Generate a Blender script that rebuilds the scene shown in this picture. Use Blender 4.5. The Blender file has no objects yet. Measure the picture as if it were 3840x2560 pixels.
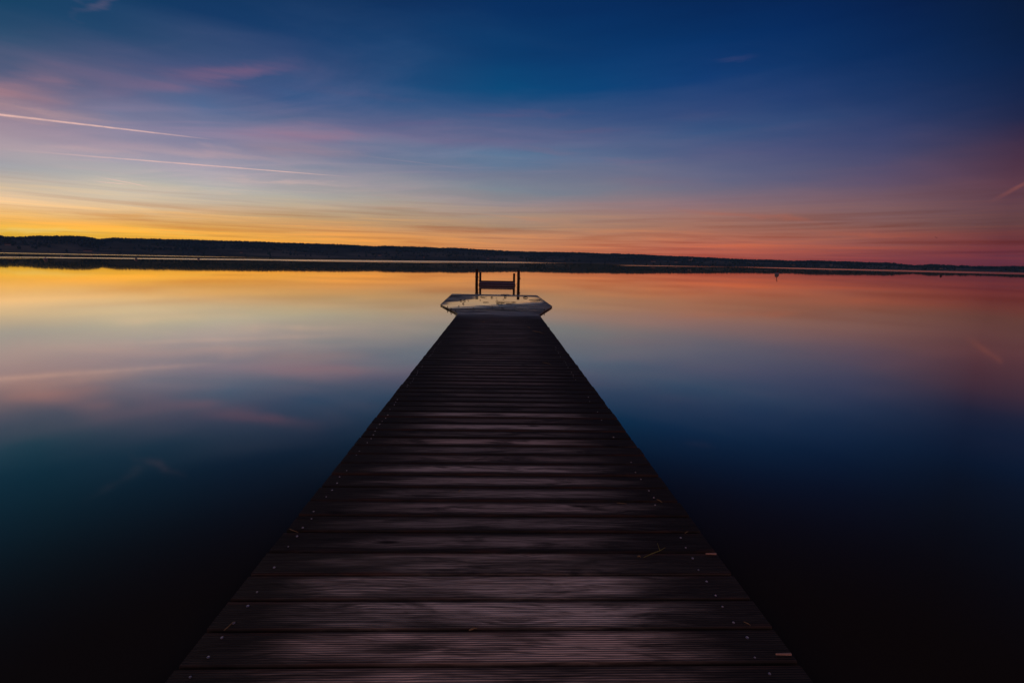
import bpy, math, random
from mathutils import Matrix, Vector, noise as mnoise
R = math.radians
random.seed(7)
scene = bpy.context.scene
COL = scene.collection

# ------------------------------------------------------------------ camera
CAM_H, DECK = 1.368, 0.038
cam_data = bpy.data.cameras.new('camera')
cam_data.lens = 16.0; cam_data.sensor_width = 36.0; cam_data.sensor_fit = 'HORIZONTAL'
cam_data.clip_start = 0.02; cam_data.clip_end = 20000
cam = bpy.data.objects.new('camera', cam_data); COL.objects.link(cam)
cam.matrix_world = Matrix(((0.9994, -0.0146, -0.0301, 0), (-0.0271, 0.1736, -0.9844, 0),
                           (0.0196, 0.9847, 0.1731, CAM_H), (0, 0, 0, 1)))
scene.camera = cam
vs = scene.view_settings
vs.view_transform = 'Standard'; vs.look = 'None'; vs.exposure = 0; vs.gamma = 1; vs.use_curve_mapping = False

# ------------------------------------------------------------------ node helper
class NT:
    def __init__(s, tree): s.t = tree; s.n = tree.nodes; s.l = tree.links
    def node(s, kind, **kw):
        n = s.n.new(kind)
        for k, v in kw.items(): setattr(n, k, v)
        return n
    def put(s, sock, v):
        if isinstance(v, bpy.types.NodeSocket): s.l.new(v, sock)
        elif v is not None:
            if isinstance(v, (tuple, list)) and sock.type == 'RGBA' and len(v) == 3: v = (*v, 1)
            sock.default_value = v
    def math(s, op, a, b=None, c=None, clamp=False):
        n = s.node('ShaderNodeMath', operation=op, use_clamp=clamp)
        for i, v in enumerate((a, b, c)): s.put(n.inputs[i], v)
        return n.outputs[0]
    def vmath(s, op, a, b=None, out=0, scale=None):
        n = s.node('ShaderNodeVectorMath', operation=op)
        s.put(n.inputs[0], a); s.put(n.inputs[1], b)
        if scale is not None: s.put(n.inputs['Scale'], scale)
        return n.outputs[out]
    def mix(s, fac, a, b, blend='MIX'):
        n = s.node('ShaderNodeMix', data_type='RGBA', blend_type=blend)
        s.put(n.inputs[0], fac); s.put(n.inputs[6], a); s.put(n.inputs[7], b)
        return n.outputs[2]
    def rng(s, v, a, b, c=0.0, d=1.0, smooth=True):
        n = s.node('ShaderNodeMapRange', interpolation_type='SMOOTHSTEP' if smooth else 'LINEAR')
        for i, x in enumerate((v, a, b, c, d)): s.put(n.inputs[i], x)
        return n.outputs[0]
    def ramp(s, v, stops, interp='LINEAR'):
        n = s.node('ShaderNodeValToRGB'); cr = n.color_ramp; cr.interpolation = interp
        while len(cr.elements) < len(stops): cr.elements.new(0.5)
        for e, (p, c) in zip(cr.elements, sorted(stops)):
            e.position = p; e.color = (*c, 1) if len(c) == 3 else c
        s.put(n.inputs[0], v); return n.outputs[0]
    def noise(s, vec, scale=5, detail=3, rough=.5, dist=0, out='Fac'):
        n = s.node('ShaderNodeTexNoise'); s.put(n.inputs['Vector'], vec)
        n.inputs['Scale'].default_value = scale; n.inputs['Detail'].default_value = detail
        n.inputs['Roughness'].default_value = rough; n.inputs['Distortion'].default_value = dist
        return n.outputs[out]
    def mapping(s, vec, loc=(0, 0, 0), rot=(0, 0, 0), scale=(1, 1, 1), kind='POINT'):
        n = s.node('ShaderNodeMapping', vector_type=kind); s.put(n.inputs['Vector'], vec)
        s.put(n.inputs['Location'], loc); s.put(n.inputs['Rotation'], rot); s.put(n.inputs['Scale'], scale)
        return n.outputs[0]
    def sep(s, v):
        n = s.node('ShaderNodeSeparateXYZ'); s.put(n.inputs[0], v); return n.outputs
    def comb(s, x, y, z):
        n = s.node('ShaderNodeCombineXYZ')
        for i, v in enumerate((x, y, z)): s.put(n.inputs[i], v)
        return n.outputs[0]

# ------------------------------------------------------------------ sky (world): dusk colours by azimuth and elevation
SKY_ELS=[0, 0.8, 1.6, 2.4, 3.2, 4.2, 5.4, 6.8, 8.4, 10, 12, 14, 16.5, 19, 22, 26, 32, 42, 60, 90]
SKY=[  # columns behind the camera: unseen pink sky, brightened to light the deck
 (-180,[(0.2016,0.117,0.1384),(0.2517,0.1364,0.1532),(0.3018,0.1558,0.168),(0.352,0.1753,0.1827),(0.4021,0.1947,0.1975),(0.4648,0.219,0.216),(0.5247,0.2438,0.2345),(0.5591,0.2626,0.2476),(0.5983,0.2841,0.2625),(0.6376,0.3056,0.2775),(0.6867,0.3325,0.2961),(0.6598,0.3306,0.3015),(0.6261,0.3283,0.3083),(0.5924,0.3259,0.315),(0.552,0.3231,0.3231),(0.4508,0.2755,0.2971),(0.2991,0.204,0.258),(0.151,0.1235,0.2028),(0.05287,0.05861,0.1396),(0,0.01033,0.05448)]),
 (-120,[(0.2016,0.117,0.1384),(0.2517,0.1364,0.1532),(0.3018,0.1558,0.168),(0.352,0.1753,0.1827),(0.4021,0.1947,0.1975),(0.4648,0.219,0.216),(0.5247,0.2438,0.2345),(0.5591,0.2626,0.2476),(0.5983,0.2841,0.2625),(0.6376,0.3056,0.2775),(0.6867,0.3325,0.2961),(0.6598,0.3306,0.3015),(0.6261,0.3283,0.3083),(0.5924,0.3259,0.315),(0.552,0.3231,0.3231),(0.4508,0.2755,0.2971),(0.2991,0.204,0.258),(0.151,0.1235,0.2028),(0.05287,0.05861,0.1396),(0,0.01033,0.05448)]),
 (-85,[(0.8302,0.5192,0.04652),(0.8378,0.5231,0.04866),(0.837,0.4934,0.0528),(0.8176,0.4248,0.107),(0.8149,0.4986,0.2144),(0.808,0.5292,0.3166),(0.591,0.4426,0.3307),(0.3729,0.3311,0.3607),(0.4165,0.2978,0.335),(0.3678,0.2465,0.2954),(0.2606,0.171,0.2205),(0.1498,0.1218,0.1895),(0.1032,0.1017,0.1608),(0.08886,0.08442,0.1372),(0.0828,0.08168,0.1326),(0.06763,0.07113,0.1201),(0.04487,0.05606,0.1069),(0.02265,0.0371,0.0888),(0.007931,0.01706,0.06452),(0,0.009813,0.05176)]),
 (-62,[(0.97,0.6082,0.03123),(0.97,0.6094,0.03113),(0.96,0.5699,0.03348),(0.9273,0.4832,0.0965),(0.915,0.5692,0.224),(0.8952,0.6019,0.3446),(0.6211,0.4923,0.3583),(0.3505,0.3537,0.3923),(0.3962,0.3094,0.3584),(0.33,0.2434,0.3078),(0.1911,0.1469,0.2135),(0.0616,0.08761,0.175),(0.01132,0.06356,0.1388),(0,0.04308,0.1091),(0,0.04026,0.102),(0,0.03615,0.09154),(0,0.03087,0.08276),(0,0.02253,0.07079),(0,0.01002,0.05285),(0,0.01002,0.05285)]),
 (-46,[(1,0.627,0.0322),(1,0.6283,0.0321),(0.9897,0.5875,0.03451),(0.956,0.4981,0.09949),(0.9433,0.5868,0.2309),(0.9228,0.6205,0.3553),(0.6403,0.5076,0.3694),(0.3613,0.3647,0.4044),(0.4084,0.319,0.3695),(0.3402,0.2509,0.3173),(0.197,0.1514,0.2201),(0.06351,0.09032,0.1804),(0.01167,0.06552,0.1431),(0,0.04441,0.1125),(0,0.04151,0.1051),(0,0.03726,0.09437),(0,0.03182,0.08532),(0,0.02323,0.07298),(0,0.01033,0.05448),(0,0.01033,0.05448)]),
 (-38,[(1,0.5339,0.03979),(1,0.5346,0.03972),(0.9951,0.5318,0.04188),(0.9299,0.4628,0.06552),(0.793,0.4486,0.1529),(0.7715,0.5343,0.3012),(0.6375,0.5444,0.4276),(0.4724,0.4513,0.4269),(0.3691,0.3451,0.4175),(0.321,0.272,0.3644),(0.1799,0.1877,0.3071),(0.1208,0.1247,0.2334),(0.0575,0.08292,0.1831),(0.01041,0.0547,0.1417),(0,0.03686,0.1118),(0,0.03441,0.1027),(0,0.02984,0.09262),(0,0.02204,0.07736),(0,0.01033,0.05448),(0,0.01033,0.05448)]),
 (-31,[(0.9767,0.4689,0.04739),(0.9771,0.4695,0.04731),(0.9764,0.4699,0.04751),(0.9029,0.4417,0.07328),(0.7216,0.3802,0.1156),(0.6952,0.4581,0.235),(0.567,0.4704,0.3698),(0.4535,0.4527,0.4297),(0.4003,0.3719,0.4309),(0.2855,0.2734,0.3743),(0.1919,0.1939,0.3168),(0.07783,0.134,0.2776),(0.06509,0.08839,0.2092),(0.02939,0.06665,0.1687),(0.003116,0.03626,0.1222),(0.0001206,0.02941,0.1063),(9.091e-05,0.02577,0.09598),(5.454e-05,0.0196,0.07938),(0,0.01033,0.05448),(0,0.01033,0.05448)]),
 (-23,[(0.9338,0.4065,0.05673),(0.9341,0.4068,0.05668),(0.9343,0.4071,0.05663),(0.8526,0.3926,0.08027),(0.7123,0.3637,0.1207),(0.5375,0.3495,0.1824),(0.5318,0.4133,0.2855),(0.425,0.4071,0.3744),(0.3476,0.3225,0.3644),(0.2229,0.2482,0.3392),(0.1789,0.1825,0.2985),(0.09711,0.1316,0.2547),(0.03187,0.08801,0.2267),(0.03646,0.06969,0.1838),(0.005431,0.04153,0.1395),(0.000784,0.02739,0.1035),(0.0006371,0.02416,0.09383),(0.0003823,0.01863,0.07809),(0,0.01033,0.05448),(0,0.01033,0.05448)]),
 (-12,[(0.8321,0.3367,0.07547),(0.8323,0.3368,0.07543),(0.8263,0.3431,0.08123),(0.7875,0.337,0.08951),(0.6537,0.318,0.1239),(0.4813,0.3006,0.1685),(0.4324,0.3253,0.233),(0.3675,0.3349,0.3064),(0.2918,0.2862,0.3211),(0.2078,0.2231,0.3083),(0.1208,0.1735,0.2884),(0.09901,0.1259,0.2489),(0.03404,0.08882,0.2219),(0.01089,0.06582,0.1903),(0.006471,0.0479,0.1549),(0.0008159,0.02572,0.105),(0.0006863,0.02272,0.09483),(0.0004118,0.01777,0.07869),(0,0.01033,0.05448),(0,0.01033,0.05448)]),
 (0,[(0.6967,0.2706,0.09923),(0.6966,0.2706,0.09925),(0.6892,0.2776,0.1061),(0.6451,0.2828,0.1214),(0.5732,0.2687,0.1319),(0.409,0.2603,0.1688),(0.3762,0.2706,0.2164),(0.2839,0.255,0.2688),(0.2019,0.2409,0.2955),(0.1705,0.1926,0.2761),(0.08579,0.1732,0.2983),(0.09333,0.1233,0.2472),(0.0457,0.08965,0.2238),(0.0005168,0.06473,0.1882),(0.000795,0.04264,0.1498),(3.562e-05,0.02679,0.1152),(5.145e-05,0.0219,0.09981),(3.087e-05,0.01727,0.08168),(0,0.01033,0.05448),(0,0.01033,0.05448)]),
 (12,[(0.6128,0.1924,0.0854),(0.6125,0.1921,0.08533),(0.6243,0.2003,0.08986),(0.5875,0.2172,0.107),(0.5264,0.2174,0.1174),(0.4,0.214,0.1442),(0.3613,0.22,0.1769),(0.2894,0.2081,0.2219),(0.1874,0.1963,0.2571),(0.1508,0.1657,0.2539),(0.09339,0.1445,0.2634),(0.07323,0.1084,0.2339),(0.03449,0.0789,0.2101),(0.00161,0.05316,0.1824),(0.0002757,0.0372,0.1476),(0,0.02351,0.1068),(0,0.01946,0.09197),(0,0.01581,0.07697),(0,0.01033,0.05448),(0,0.01033,0.05448)]),
 (23,[(0.5308,0.1182,0.06761),(0.5305,0.1182,0.06759),(0.5483,0.1311,0.07441),(0.5276,0.1511,0.08833),(0.4717,0.1665,0.1009),(0.3715,0.1688,0.1225),(0.3395,0.1703,0.1427),(0.2772,0.1669,0.1839),(0.1664,0.1509,0.2211),(0.1277,0.1365,0.2329),(0.09227,0.1081,0.2217),(0.04054,0.08851,0.216),(0.02236,0.05994,0.1837),(0.002742,0.04048,0.1648),(0.0001166,0.02939,0.1323),(0,0.01799,0.08912),(0,0.01642,0.082),(0,0.01399,0.07099),(0,0.01033,0.05448),(0,0.01033,0.05448)]),
 (31,[(0.4193,0.08835,0.06113),(0.42,0.08906,0.06117),(0.4395,0.1034,0.06699),(0.4341,0.1287,0.08618),(0.3949,0.1363,0.09134),(0.3228,0.1431,0.1118),(0.2929,0.1456,0.1334),(0.2202,0.1373,0.1665),(0.1442,0.118,0.1885),(0.09812,0.1033,0.1992),(0.06702,0.08188,0.1919),(0.02742,0.06575,0.1831),(0.01118,0.0435,0.1568),(0.001959,0.03192,0.1339),(0,0.02121,0.1063),(0,0.01431,0.07844),(0,0.01337,0.0731),(0,0.01216,0.06565),(0,0.01033,0.05448),(0,0.01033,0.05448)]),
 (39,[(0.2933,0.05546,0.05347),(0.2927,0.05521,0.05317),(0.3183,0.07211,0.05742),(0.3231,0.09985,0.07968),(0.3043,0.09966,0.0765),(0.261,0.1133,0.09859),(0.2162,0.1117,0.1187),(0.1677,0.09765,0.1341),(0.1117,0.07999,0.1466),(0.06989,0.06783,0.1523),(0.03896,0.05419,0.1491),(0.01633,0.04068,0.1347),(0.004969,0.02857,0.1142),(0.0007057,0.01988,0.0947),(0,0.01225,0.06769),(0,0.01015,0.05652),(0,0.009928,0.05467),(0,0.01009,0.05459),(0,0.01033,0.05448),(0,0.01033,0.05448)]),
 (48,[(0.1609,0.0288,0.04198),(0.1642,0.02841,0.04024),(0.1746,0.03142,0.03782),(0.169,0.03788,0.04072),(0.1553,0.04259,0.04333),(0.1295,0.05368,0.05555),(0.1225,0.05245,0.06618),(0.1065,0.04182,0.06443),(0.07399,0.03154,0.0602),(0.03974,0.02317,0.05957),(0.0118,0.01682,0.06125),(0.004015,0.01396,0.06125),(0,0.01057,0.05385),(0,0.007703,0.03787),(0,0.006704,0.03057),(0,0.006074,0.0277),(0,0.006643,0.03152),(0,0.008118,0.0407),(0,0.01033,0.05448),(0,0.01033,0.05448)]),
 (62,[(0.1609,0.0288,0.04198),(0.1642,0.02841,0.04024),(0.1746,0.03142,0.03782),(0.169,0.03788,0.04072),(0.1553,0.04259,0.04333),(0.1295,0.05368,0.05555),(0.1225,0.05245,0.06618),(0.1065,0.04182,0.06443),(0.07399,0.03154,0.0602),(0.03974,0.02317,0.05957),(0.0118,0.01682,0.06125),(0.004015,0.01396,0.06125),(0,0.01057,0.05385),(0,0.007703,0.03787),(0,0.006704,0.03057),(0,0.006074,0.0277),(0,0.006643,0.03152),(0,0.008118,0.0407),(0,0.01033,0.05448),(0,0.01033,0.05448)]),
 (84,[(0.1812,0.07289,0.09021),(0.2079,0.08241,0.09672),(0.2382,0.09362,0.1029),(0.2605,0.1066,0.1117),(0.2787,0.1186,0.1204),(0.2971,0.1363,0.1358),(0.3236,0.1481,0.1503),(0.3328,0.1522,0.156),(0.3362,0.1578,0.1614),(0.3387,0.1644,0.1685),(0.3492,0.1746,0.1787),(0.3319,0.1723,0.1814),(0.313,0.1694,0.1811),(0.2962,0.1668,0.1765),(0.276,0.1649,0.1769),(0.2254,0.1408,0.1624),(0.1496,0.1053,0.1447),(0.07551,0.06579,0.1217),(0.02644,0.03447,0.09704),(0,0.01033,0.05448)]),
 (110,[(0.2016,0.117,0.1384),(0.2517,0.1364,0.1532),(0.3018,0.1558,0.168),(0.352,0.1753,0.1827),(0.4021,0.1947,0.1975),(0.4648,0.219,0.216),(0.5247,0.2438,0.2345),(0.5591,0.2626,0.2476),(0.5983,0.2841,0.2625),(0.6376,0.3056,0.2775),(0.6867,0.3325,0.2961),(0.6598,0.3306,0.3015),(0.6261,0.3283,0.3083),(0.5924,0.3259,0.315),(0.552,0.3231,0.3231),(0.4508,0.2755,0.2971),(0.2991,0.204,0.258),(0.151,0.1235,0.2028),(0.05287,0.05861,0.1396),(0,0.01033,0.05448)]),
]

world = bpy.data.worlds.new('World'); scene.world = world; world.use_nodes = True
w = NT(world.node_tree); w.n.clear()
dirn = w.vmath('NORMALIZE', w.node('ShaderNodeTexCoord').outputs['Generated'])
dx, dy, dz = w.sep(dirn)
az = w.math('MULTIPLY', w.math('ARCTAN2', dx, dy), 180 / math.pi)
el = w.math('MULTIPLY', w.math('ARCSINE', dz), 180 / math.pi)
P0 = w.comb(az, el, 0)
# slow wandering of the colour bands so that no band is ruler straight
wob = w.noise(w.mapping(P0, scale=(.05, .35, 1)), 1, 3, .55)
wobA = w.math('SUBTRACT', wob, .5)
elw = w.math('MAXIMUM', w.math('ADD', el, w.math('MULTIPLY', wobA, w.rng(el, .5, 12, .8, 3.2))), 0.0)
fac = w.math('SQRT', w.math('DIVIDE', elw, 90))
cols = []
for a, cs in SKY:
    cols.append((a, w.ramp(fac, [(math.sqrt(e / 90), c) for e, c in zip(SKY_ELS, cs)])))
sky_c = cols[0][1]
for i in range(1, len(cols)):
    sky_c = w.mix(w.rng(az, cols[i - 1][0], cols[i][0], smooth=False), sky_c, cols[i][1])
# horizon streaks (thin stretched cloud layers near the horizon)
st = w.noise(w.mapping(P0, rot=(0, 0, R(-.6)), scale=(.045, 1.5, 1)), 1, 5, .62, .6)
stk = w.math('MULTIPLY', w.math('SUBTRACT', st, .5), w.rng(el, 9, 1.0))
sky_c = w.mix(w.math('MULTIPLY', w.math('MAXIMUM', w.math('MULTIPLY', stk, -6.0), 0), 1, clamp=True), sky_c,
              w.mix(1, sky_c, (.80, .60, .52), 'MULTIPLY'))
sky_c = w.mix(w.math('MAXIMUM', w.math('MULTIPLY', stk, 5.0), 0, clamp=True), sky_c,
              w.mix(1, sky_c, (1.42, 1.2, .85), 'MULTIPLY'))
# high cirrus veil: planar layer, streaked
h = w.math('ADD', w.math('MAXIMUM', dz, 0), .07)
plane = w.comb(w.math('DIVIDE', dx, h), w.math('DIVIDE', dy, h), 0)
warp = w.vmath('SCALE', w.vmath('SUBTRACT', w.noise(plane, .35, 2, .5, out='Color'), (.5, .5, .5)), scale=1.6)
cir = w.noise(w.mapping(w.vmath('ADD', plane, warp), rot=(0, 0, R(24)), scale=(.25, 1.1, 1)), 1.15, 7, .62, .5)
veil = w.math('MULTIPLY', w.rng(cir, .43, .74), w.rng(el, 2, 9))
veil = w.math('MULTIPLY', veil, w.rng(az, 40, -25, .22, 1))
sky_c = w.mix(w.math('MULTIPLY', veil, .7), sky_c, w.mix(1, sky_c, w.mix(w.rng(el, 8, 26), (1.35, 1.12, 1.06), (2.6, 1.3, 1.12)), 'MULTIPLY'))
sky_c = w.mix(w.math('MULTIPLY', veil, w.rng(el, 24, 10, .008, .05)), sky_c, (.60, .30, .36), 'ADD')
clear = w.math('MULTIPLY', w.rng(cir, .46, .2), w.rng(el, 5, 12))
sky_c = w.mix(w.math('MULTIPLY', clear, .5), sky_c, w.mix(1, sky_c, (.55, .88, .98), 'MULTIPLY'))
# single cirrus wisps
wn = w.noise(w.mapping(P0, rot=(0, 0, R(-4)), scale=(.12, .5, 1)), 1, 4, .6, .5, out='Color')
Pw = w.vmath('ADD', P0, w.vmath('MULTIPLY', w.vmath('SUBTRACT', wn, (.5, .5, .5)), (6, 2.2, 0)))
grain = w.rng(w.noise(w.mapping(P0, rot=(0, 0, R(-8)), scale=(.1, 1.2, 1)), 1, 4, .6), .25, .7, .35, 1)
WISPS = [ # az, el, half length, half width, tilt deg, strength, colour
 (-31.0, 16.6, 8.5, 1.0, 18, .36, (.30, .14, .22)), (-27.5, 18.0, 6, .8, 10, .30, (.22, .10, .20)), (-43.5, 13.1, 4.2, 1.2, 28, .36, (.42, .20, .24)),
 (-44.5, 12.2, 5, .8, 12, .38, (.50, .24, .24)), (-24, 12.4, 7, 1.2, 8, .34, (.40, .20, .27)), (-19, 12.9, 5, .7, 6, .28, (.38, .18, .25)),
 (-22, 11.2, 7, 1.0, 4, .38, (.45, .25, .27)), (-36, 15.6, 8, 1.2, 4, .25, (.24, .13, .22)),
 (-43, 11.4, 7, .8, 4, .42, (.68, .38, .34)), (-30, 9.9, 12, .7, 1, .40, (.58, .37, .38)), (-24, 8.0, 8, .35, 3, .40, (.75, .50, .44)),
 (-40, 8.9, 8, .5, 6, .35, (.62, .40, .40)), (3, 16.6, 8, .45, 2, .32, (.12, .09, .20)), (-11, 15.0, 7, .5, 5, .34, (.15, .11, .24)),
 (-16, 17.2, 7, .4, 3, .24, (.10, .09, .2)), (10, 14.8, 6, .35, 0, .28, (.14, .10, .2)), (-4, 13.6, 6, .35, 3, .28, (.18, .13, .24)),
 (28, 5.3, 9, .4, -6, .42, (.46, .13, .08)), (3, 5.3, 8, .30, -4, .42, (.55, .25, .15)), (22.5, 15.8, 4, .5, -5, .22, (.08, .09, .20)),
 (25, 20.7, 2.5, .35, -5, .20, (.09, .08, .19)), (-37.5, 20.5, 3, .35, 35, .34, (.16, .12, .2)), (-41, 21, 3, .4, -25, .25, (.12, .12, .2)),
 (14, 11.8, 7, .4, -2, .28, (.20, .14, .24)), (6, 12.6, 5, .4, -3, .28, (.22, .14, .23)), (42, 3.0, 8, .7, -4, .38, (.32, .065, .05)),
 (37, 3.4, 6, .3, -6, .42, (.46, .12, .07)), (-41, 3.0, 7, .35, -2, .45, (1.0, .48, .10)), (-36, 2.2, 6, .22, -1, .55, (1.0, .60, .10)),
 (-44, 1.9, 5, .25, 1, .7, (1.0, .74, .20)), (-24, 2.0, 8, .22, 0, .5, (1.0, .48, .09)), (-32, 4.0, 7, .28, 1, .42, (.66, .34, .12)),
 (-38, 3.6, 6, .22, 2, .45, (.78, .36, .08)), (-20, 3.6, 9, .25, -1, .38, (.50, .26, .14)), (-5, 7.6, 9, .8, -3, .24, (.28, .20, .23)), (18, 9.4, 8, .7, -2, .22, (.24, .14, .19)),
]
for a0, e0, hl, hw, tilt, k, c in WISPS:
    m = w.mapping(Pw, loc=(a0, e0, 0), rot=(0, 0, R(tilt)), scale=(hl, hw, 1), kind='TEXTURE')
    f_ = w.rng(w.vmath('LENGTH', m, out='Value'), 1.25, .0, 0, k)
    sky_c = w.mix(w.math('MULTIPLY', f_, grain), sky_c, c)
# contrails: great circle arcs
def dvec(a, e): return Vector((math.sin(R(a)) * math.cos(R(e)), math.cos(R(a)) * math.cos(R(e)), math.sin(R(e))))
jit = w.math('MULTIPLY', w.math('SUBTRACT', w.noise(P0, .9, 3, .6), .5), .0011)
brk = w.noise(w.mapping(P0, scale=(.5, .5, 1)), 1, 4, .7)
TRAILS = [ # start az,el / end az,el / half width deg / strength / fade in / fade out
 (-52, 10.2, -29.0, 11.33, .10, .62, .1, .4), (-47, 8.0, -16.0, 9.0, .075, .6, .5, .3),
 (-40.1, 6.84, -35.2, 6.22, .055, .45, .5, .4), (-40.1, 6.36, -36.9, 6.33, .05, .5, .4, .4),
 (-17.5, 11.4, -1.0, 10.38, .07, .2, .3, .5), (46.6, 5.6, 49.6, 7.8, .22, .26, .6, .1)]
for a0, e0, a1, e1, hw, k, fi, fo in TRAILS:
    p, q = dvec(a0, e0), dvec(a1, e1)
    nrm = p.cross(q).normalized(); tan = nrm.cross(p).normalized(); L = math.atan2(q.dot(tan), q.dot(p))
    dist = w.math('ABSOLUTE', w.math('ADD', w.vmath('DOT_PRODUCT', dirn, tuple(nrm), out='Value'), jit))
    s_ = w.math('DIVIDE', w.math('ARCTAN2', w.vmath('DOT_PRODUCT', dirn, tuple(tan), out='Value'),
                                 w.vmath('DOT_PRODUCT', dirn, tuple(p), out='Value')), L)
    wd = w.rng(s_, 0, 1, R(hw * 1.5), R(hw * .75), smooth=False)
    f_ = w.rng(w.math('DIVIDE', dist, wd), 1, .1)
    f_ = w.math('MULTIPLY', f_, w.math('MULTIPLY', w.math('MULTIPLY', w.rng(s_, 0, fi), w.rng(s_, 1, 1 - fo)), w.rng(brk, .3, .62, .62, 1.1)))
    warm = (1.0, .60, .50) if a0 < 0 else (.42, .12, .08)
    if k < .3 and a0 < 0: warm = (.42, .30, .36)
    sky_c = w.mix(w.math('MULTIPLY', f_, k), sky_c, warm)
sky_c = w.mix(w.rng(el, -.3, -4), sky_c, (.01, .012, .016))
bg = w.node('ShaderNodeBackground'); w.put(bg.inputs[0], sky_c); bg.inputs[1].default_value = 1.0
nis = w.node('ShaderNodeTexSky', sky_type='NISHITA', sun_disc=False)
nis.sun_elevation = R(-3.0); nis.sun_rotation = R(-66); nis.altitude = 500
bg2 = w.node('ShaderNodeBackground'); w.put(bg2.inputs[0], nis.outputs[0]); bg2.inputs[1].default_value = .05
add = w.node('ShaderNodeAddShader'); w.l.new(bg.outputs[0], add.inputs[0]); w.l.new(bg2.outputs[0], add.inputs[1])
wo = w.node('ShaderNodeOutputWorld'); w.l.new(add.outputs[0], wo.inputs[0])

# last glow of the sun, low beyond the left edge of the view
sun = bpy.data.lights.new('sun', 'SUN'); sun.energy = 0.2; sun.angle = R(14); sun.color = (1, .55, .32)
so = bpy.data.objects.new('sun', sun); COL.objects.link(so)
so.rotation_euler = (-dvec(-70, 8)).to_track_quat('-Z', 'Y').to_euler()

# ------------------------------------------------------------------ object helpers
def tag(o, label=None, cat=None, group=None, kind=None):
    for k, v in (('label', label), ('category', cat), ('group', group), ('kind', kind)):
        if v: o[k] = v
    return o
def mesh(name, verts, faces, mat=None, parent=None, smooth=False):
    me = bpy.data.meshes.new(name); me.from_pydata([tuple(v) for v in verts], [], faces); me.update()
    if smooth: me.polygons.foreach_set('use_smooth', [True] * len(me.polygons))
    if mat: me.materials.append(mat)
    o = bpy.data.objects.new(name, me); COL.objects.link(o)
    if parent: o.parent = parent
    return o
def empty(name, loc=(0, 0, 0)):
    o = bpy.data.objects.new(name, None); o.location = loc; COL.objects.link(o); return o
def box(x0, x1, y0, y1, z0, z1):
    v = [(x, y, z) for z in (z0, z1) for y in (y0, y1) for x in (x0, x1)]
    return v, [(0, 2, 3, 1), (4, 5, 7, 6), (0, 1, 5, 4), (2, 6, 7, 3), (0, 4, 6, 2), (1, 3, 7, 5)]
def tube(path, rad, n=8, cap=True):
    """swept tube through the points of path; rad = number or list"""
    V, F = [], []; pts = [Vector(p) for p in path]
    for i, p in enumerate(pts):
        t = (pts[min(i + 1, len(pts) - 1)] - pts[max(i - 1, 0)]).normalized()
        up = Vector((0, 0, 1)) if abs(t.z) < .9 else Vector((0, 1, 0))
        a = t.cross(up).normalized(); b = a.cross(t)
        r = rad[i] if isinstance(rad, (list, tuple)) else rad
        for k in range(n):
            th = 2 * math.pi * k / n; V.append(p + r * (math.cos(th) * a + math.sin(th) * b))
    for i in range(len(pts) - 1):
        for k in range(n):
            F.append((i * n + k, i * n + (k + 1) % n, (i + 1) * n + (k + 1) % n, (i + 1) * n + k))
    if cap: F.append(tuple(range(n))[::-1]); F.append(tuple(range((len(pts) - 1) * n, len(pts) * n)))
    return V, F
def join(parts):
    V, F = [], []
    for v, f in parts:
        k = len(V); V += list(v); F += [tuple(i + k for i in q) for q in f]
    return V, F
def material(name):
    m = bpy.data.materials.new(name); m.use_nodes = True; t = NT(m.node_tree); t.n.clear()
    out = t.node('ShaderNodeOutputMaterial'); return m, t, out
def principled(t, out, color, rough=.6, spec=.3, metal=0, normal=None):
    b = t.node('ShaderNodeBsdfPrincipled')
    t.put(b.inputs['Base Color'], color); t.put(b.inputs['Roughness'], rough)
    t.put(b.inputs['Specular IOR Level'], spec); t.put(b.inputs['Metallic'], metal)
    if normal is not None: t.put(b.inputs['Normal'], normal)
    t.l.new(b.outputs[0], out.inputs[0]); return b
def bump(t, hgt, strength=.5, dist=.01):
    n = t.node('ShaderNodeBump'); t.put(n.inputs['Height'], hgt)
    n.inputs['Strength'].default_value = strength; n.inputs['Distance'].default_value = dist
    return n.outputs[0]

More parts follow.
